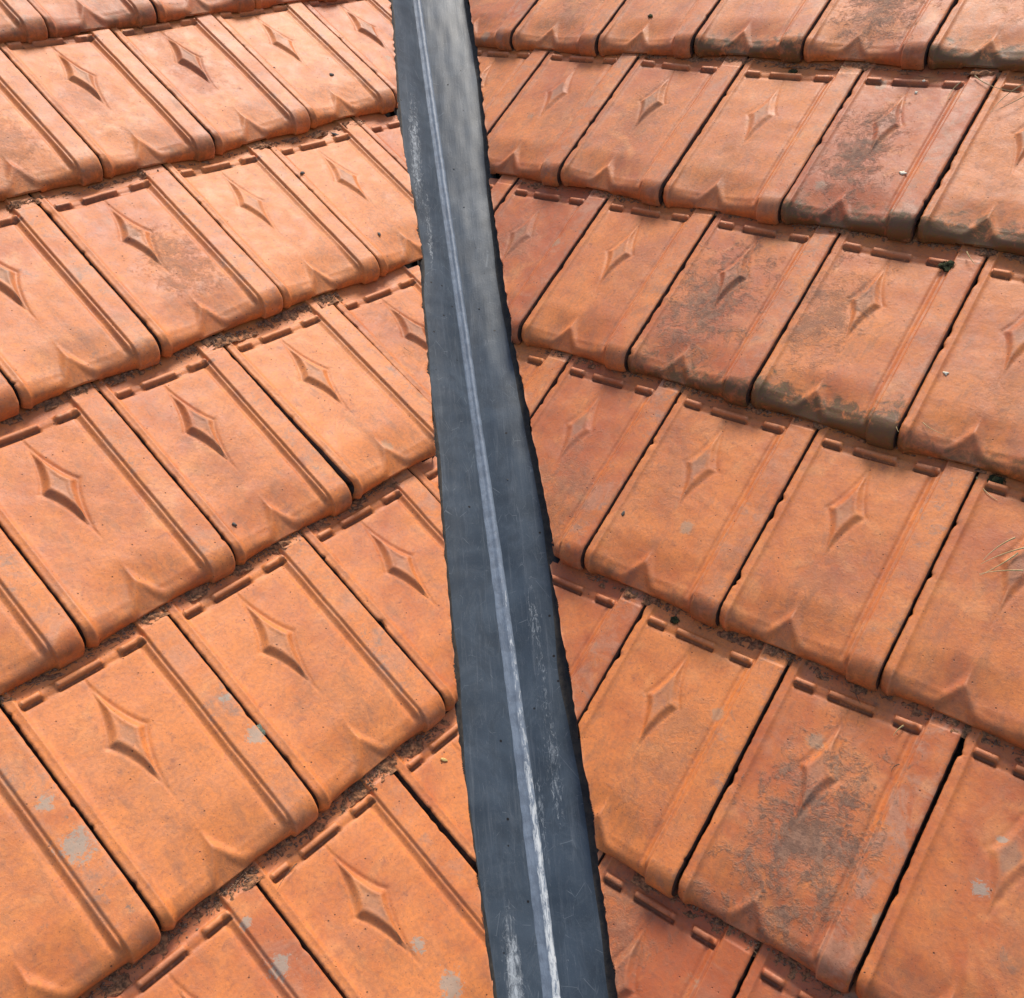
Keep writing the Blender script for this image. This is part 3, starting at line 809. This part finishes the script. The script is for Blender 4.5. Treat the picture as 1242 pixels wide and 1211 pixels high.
def strand_mesh(name, pts, w, mat):
    """thin tapered three-sided blade through points"""
    vs, fs = [], []
    n = len(pts)
    for i, p in enumerate(pts):
        p = Vector(p); d = (Vector(pts[min(i + 1, n - 1)]) - Vector(pts[max(i - 1, 0)])).normalized()
        s = d.cross(Vector((0, 0, 1))).normalized(); up = s.cross(d)
        k = w * (1 - .75 * i / (n - 1))
        vs += [p - s * k, p + s * k, p + up * k]
    for i in range(n - 1):
        for j in range(3):
            fs.append((3 * i + j, 3 * i + (j + 1) % 3, 3 * i + 3 + (j + 1) % 3, 3 * i + 3 + j))
    fs += [(2, 1, 0), (3 * n - 3, 3 * n - 2, 3 * n - 1)]
    return pyd(name, vs, fs, [mat])
def straw(side, u, v, length, spin, bend, lift, label, mat=None, w=.0011, nm='dry_grass_blade'):
    pts = []
    for i in range(9):
        t = i / 8 - .5
        pts.append((t * length, bend * (t * t - .25) * length * 2, lift * (t + .5) + .0006 + .0015 * math.sin((t + .5) * math.pi)))
    lay(nm, strand_mesh(nm, pts, w, mat or STRAW), side, u, v, .0035, spin, label, {'dry_grass_blade': 'grass blade', 'twig': 'twig', 'dry_needle': 'needle'}[nm], 'dry grass and needles on the tiles')
straw('R', 4.66, .17, .070, 1.95, .12, .003, 'long dry grass blade crossing a joint near the top right corner')
straw('R', 4.70, .20, .060, 2.25, -.1, .006, 'shorter dry grass blade leaning over a raised bar near the top right corner')
straw('R', 4.55, .085, .085, .35, .2, .002, 'dry grass stem lying along the lip of the top course at the right')
straw('R', 4.28, .14, .045, 1.7, .15, .002, 'thin dry needle across the raised bar of an upper right tile')
straw('R', 5.84, 2.35, .060, 2.35, .06, .003, 'straw blade at the right edge of the photo, lying up the slope')
straw('R', 5.83, 2.39, .055, 2.15, -.08, .003, 'second straw blade crossing the one at the right edge of the photo')
straw('R', 5.86, 2.42, .050, 2.65, .05, .004, 'lowest straw blade of the bundle at the right edge of the photo')
straw('R', 5.80, 2.33, .050, 2.05, .1, .004, 'uppermost straw blade of the bundle at the right edge of the photo')
straw('R', 5.60, 2.09, .045, .6, .2, .002, 'bent dry stem on the dirt clump near the right edge')
straw('R', 5.765, 3.242, .014, 1.9, .3, .001, 'short brown twig by the rib of the sooty lower right tile', NEEDLE, .0007, 'twig')
straw('R', 5.70, 3.11, .018, 1.9, .1, .001, 'pale stub of grass beside the raised bar of the sooty lower right tile')
straw('R', 4.93, 1.07, .030, .8, .1, .002, 'pale needle beside the moss clump on the right slope')
straw('R', 5.0, 1.97, .016, .9, .1, .001, 'pale needle on the mossy tile lip of the right slope')
straw('L', -2.36, 4.11, .040, 2.9, .1, .004, 'dry twig poking from under a tile lip at the lower left', NEEDLE, .0007, 'twig')
straw('L', .661, 2.47, .016, 1.3, .3, .002, 'tiny curled dark twig on a cut tile left of the strip', NEEDLE, .0006, 'twig')

for i, (sd, u, v, ln, sp) in enumerate([('R', 3.42, .05, .030, .4), ('R', 4.05, .05, .04, .1), ('R', 5.35, 1.05, .045, .5), ('R', 5.9, .98, .06, .2),
        ('R', 5.2, 1.93, .035, .3), ('R', 5.45, 3.06, .03, .7), ('R', 6.1, 2.03, .05, .2), ('R', 2.45, 1.07, .02, .9)]):
    straw(sd, u, v, ln, sp, .15, .002, 'thin dry needle caught under ' + ['the mossy lip of the top right course', 'the top right course beside the white chips', 'the second right course near the moss clump',
          'the second right course at the photo edge', 'the mossy third right course', 'the fourth right course by the sooty tile', 'the third right course at the photo edge', 'the second right course near the strip'][i], NEEDLE if i % 2 else STRAW, .0007, 'dry_needle')

# dark grit scattered on the metal strip
grit = blob_mesh('grit_crumb', .0019, .0014, .001, STONE, 90, .3, 1)
for i, (t, y) in enumerate([(.62, .86), (.75, .72), (.35, .60), (.30, .94), (.22, .70), (.55, .50), (.70, .44), (.40, .36), (.62, .22), (.85, .62), (.45, .10), (.30, .02), (.66, .98), (.58, 1.05)]):
    xa, xb = float(curve(CR, y)), float(curve(RE, y)) - .01
    x = xa + .012 + (xb - xa - .012) * t
    za = y * VS + .005; zb = base_z('R', xb, y) - .013
    o = new_obj('grit_crumb', grit); o.location = (x, y, za + (zb - za) * (x - xa) / (xb - xa) + .0042)
    o.rotation_euler = (.4, 0, i * 1.3)
    tag(o, 'tiny black grit crumb stuck on the right wing of the metal strip, upper half', 'grit', 'black grit crumbs on the metal strip')

# dirt, needles and crumbs packed under the lips of the courses
def debris(side, v, u0, u1, n, seed, label, spread=.012, size=1.0, mat=DIRT, fill=-.15):
    r = random.Random(seed); vs, fs = [], []
    S = SL[side]
    for _ in range(n):
        u = u0 + (u1 - u0) * r.random()
        dens = .5 + .5 * math.sin(u * 9 + seed) * math.sin(u * 23 + seed * 2)
        if r.random() > dens + .15: continue
        dv = abs(r.gauss(0, spread)) + .002
        p = S['o'] + S['u'] * (u * W) + S['v'] * ((v + dv) * L) + S['n'] * (((dv * .03) + max(0, .0035 - dv * .12)) * r.random() + .0004 + float(relief(np.array([((u - (.5 if (v + 1) % 2 else 0)) % 1) * 225]), np.array([dv * 340]))[0]) / 1000)
        b = len(vs)
        if r.random() < .42:      # needle
            a = r.uniform(0, 3.14); ln = r.uniform(.003, .010) * size; d = S['u'] * math.cos(a) + S['v'] * math.sin(a) * .5 + S['n'] * r.uniform(-.1, .35)
            w_ = d.cross(S['n']).normalized() * .00035; k = S['n'] * .0004
            vs += [p - w_, p + w_, p + d * ln + w_, p + d * ln - w_, p + k, p + d * ln + k]
            fs += [(b, b + 4, b + 5, b + 3), (b + 1, b + 2, b + 5, b + 4)]
        else:                     # crumb
            q = r.uniform(.0007, .0024) * size
            for dx, dy, dz in ((1, 0, 0), (-1, 0, .1), (0, 1, 0), (0, -1, .1), (0, 0, 1)):
                vs.append(p + S['u'] * dx * q * r.uniform(.6, 1.3) + S['v'] * dy * q * r.uniform(.6, 1.3) + S['n'] * dz * q * r.uniform(.5, 1.1))
            fs += [(b, b + 2, b + 4), (b + 2, b + 1, b + 4), (b + 1, b + 3, b + 4), (b + 3, b, b + 4)]
    # packed dirt the crumbs lie in
    nu = max(int((u1 - u0) * 60), 8); uu = np.linspace(u0, u1, nu); vvs = np.linspace(-.012, .012 + spread * 2.2, 14)
    par = .5 if (v + 1) % 2 else 0; b = len(vs); nf = len(fs)
    UU, DV = np.meshgrid(uu, vvs, indexing='ij')
    Q = wob(UU * 225, DV * 340, seed + 60, 1, 46) + .7 * wob(UU * 225, DV * 340, seed + 61, 1, 11)
    ZZ = .030 * DV + relief(((UU - par) % 1) * 225, np.maximum(DV, 0) * 340) / 1000 + .0004 + .0026 * (Q + fill) - np.maximum(DV, 0) * .036 / max(spread, .01) * .012
    PP = np.array(S['o']) + UU[..., None] * W * np.array(S['u']) + (v + DV)[..., None] * L * np.array(S['v']) + ZZ[..., None] * np.array(S['n'])
    vs += [tuple(p) for p in PP.reshape(-1, 3)]
    for i in range(nu - 1):
        for j in range(13):
            k = b + i * 14 + j; fs.append((k, k + 1, k + 15, k + 14))
    me = pyd('loose_debris', vs, fs, [mat, NEEDLE, PACK])
    mi = np.array([(1 if r.random() < .35 else 0) for _ in range(nf)] + [2] * (len(fs) - nf), np.int32)
    me.polygons.foreach_set('material_index', mi)
    o = new_obj('loose_debris', me); tag(o, label, 'debris', None, 'stuff')
debris('L', 4, -3.9, -1.0, 1700, 5, 'dry needles and dirt packed under the lowest visible left course lip', .022)
debris('L', 3, -3.0, -.15, 1300, 6, 'dry needles and dirt packed under the fourth left course lip', .018)
debris('L', 2, -.9, .55, 800, 7, 'dry needles and dirt under the third left course lip beside the strip', .02)
debris('L', 2, -2.6, -1.0, 250, 8, 'sparse dirt under the third left course lip at the photo edge', .01)
debris('L', 1, -1.2, 2.1, 260, 9, 'sparse dirt under the second left course lip', .008)
debris('R', 0, .0, 5.2, 420, 10, 'fine dirt under the top right course lip', .008)
debris('R', 1, 1.0, 5.4, 420, 11, 'fine dirt under the second right course lip', .009)
debris('R', 2, 2.15, 6.2, 520, 12, 'fine dirt under the third right course lip', .010)
debris('R', 3, 3.5, 6.6, 620, 13, 'fine dirt under the fourth right course lip', .013)
debris('R', 4, 4.72, 7.0, 800, 14, 'dirt and crumbs under the lowest right course lip', .018)

# ground far below the eaves, out of the frame
g = new_obj('ground', pyd('ground', [(-400, -400, -5), (400, -400, -5), (400, 400, -5), (-400, 400, -5)], [(0, 1, 2, 3)], [GROUND]))
g['kind'] = 'structure'
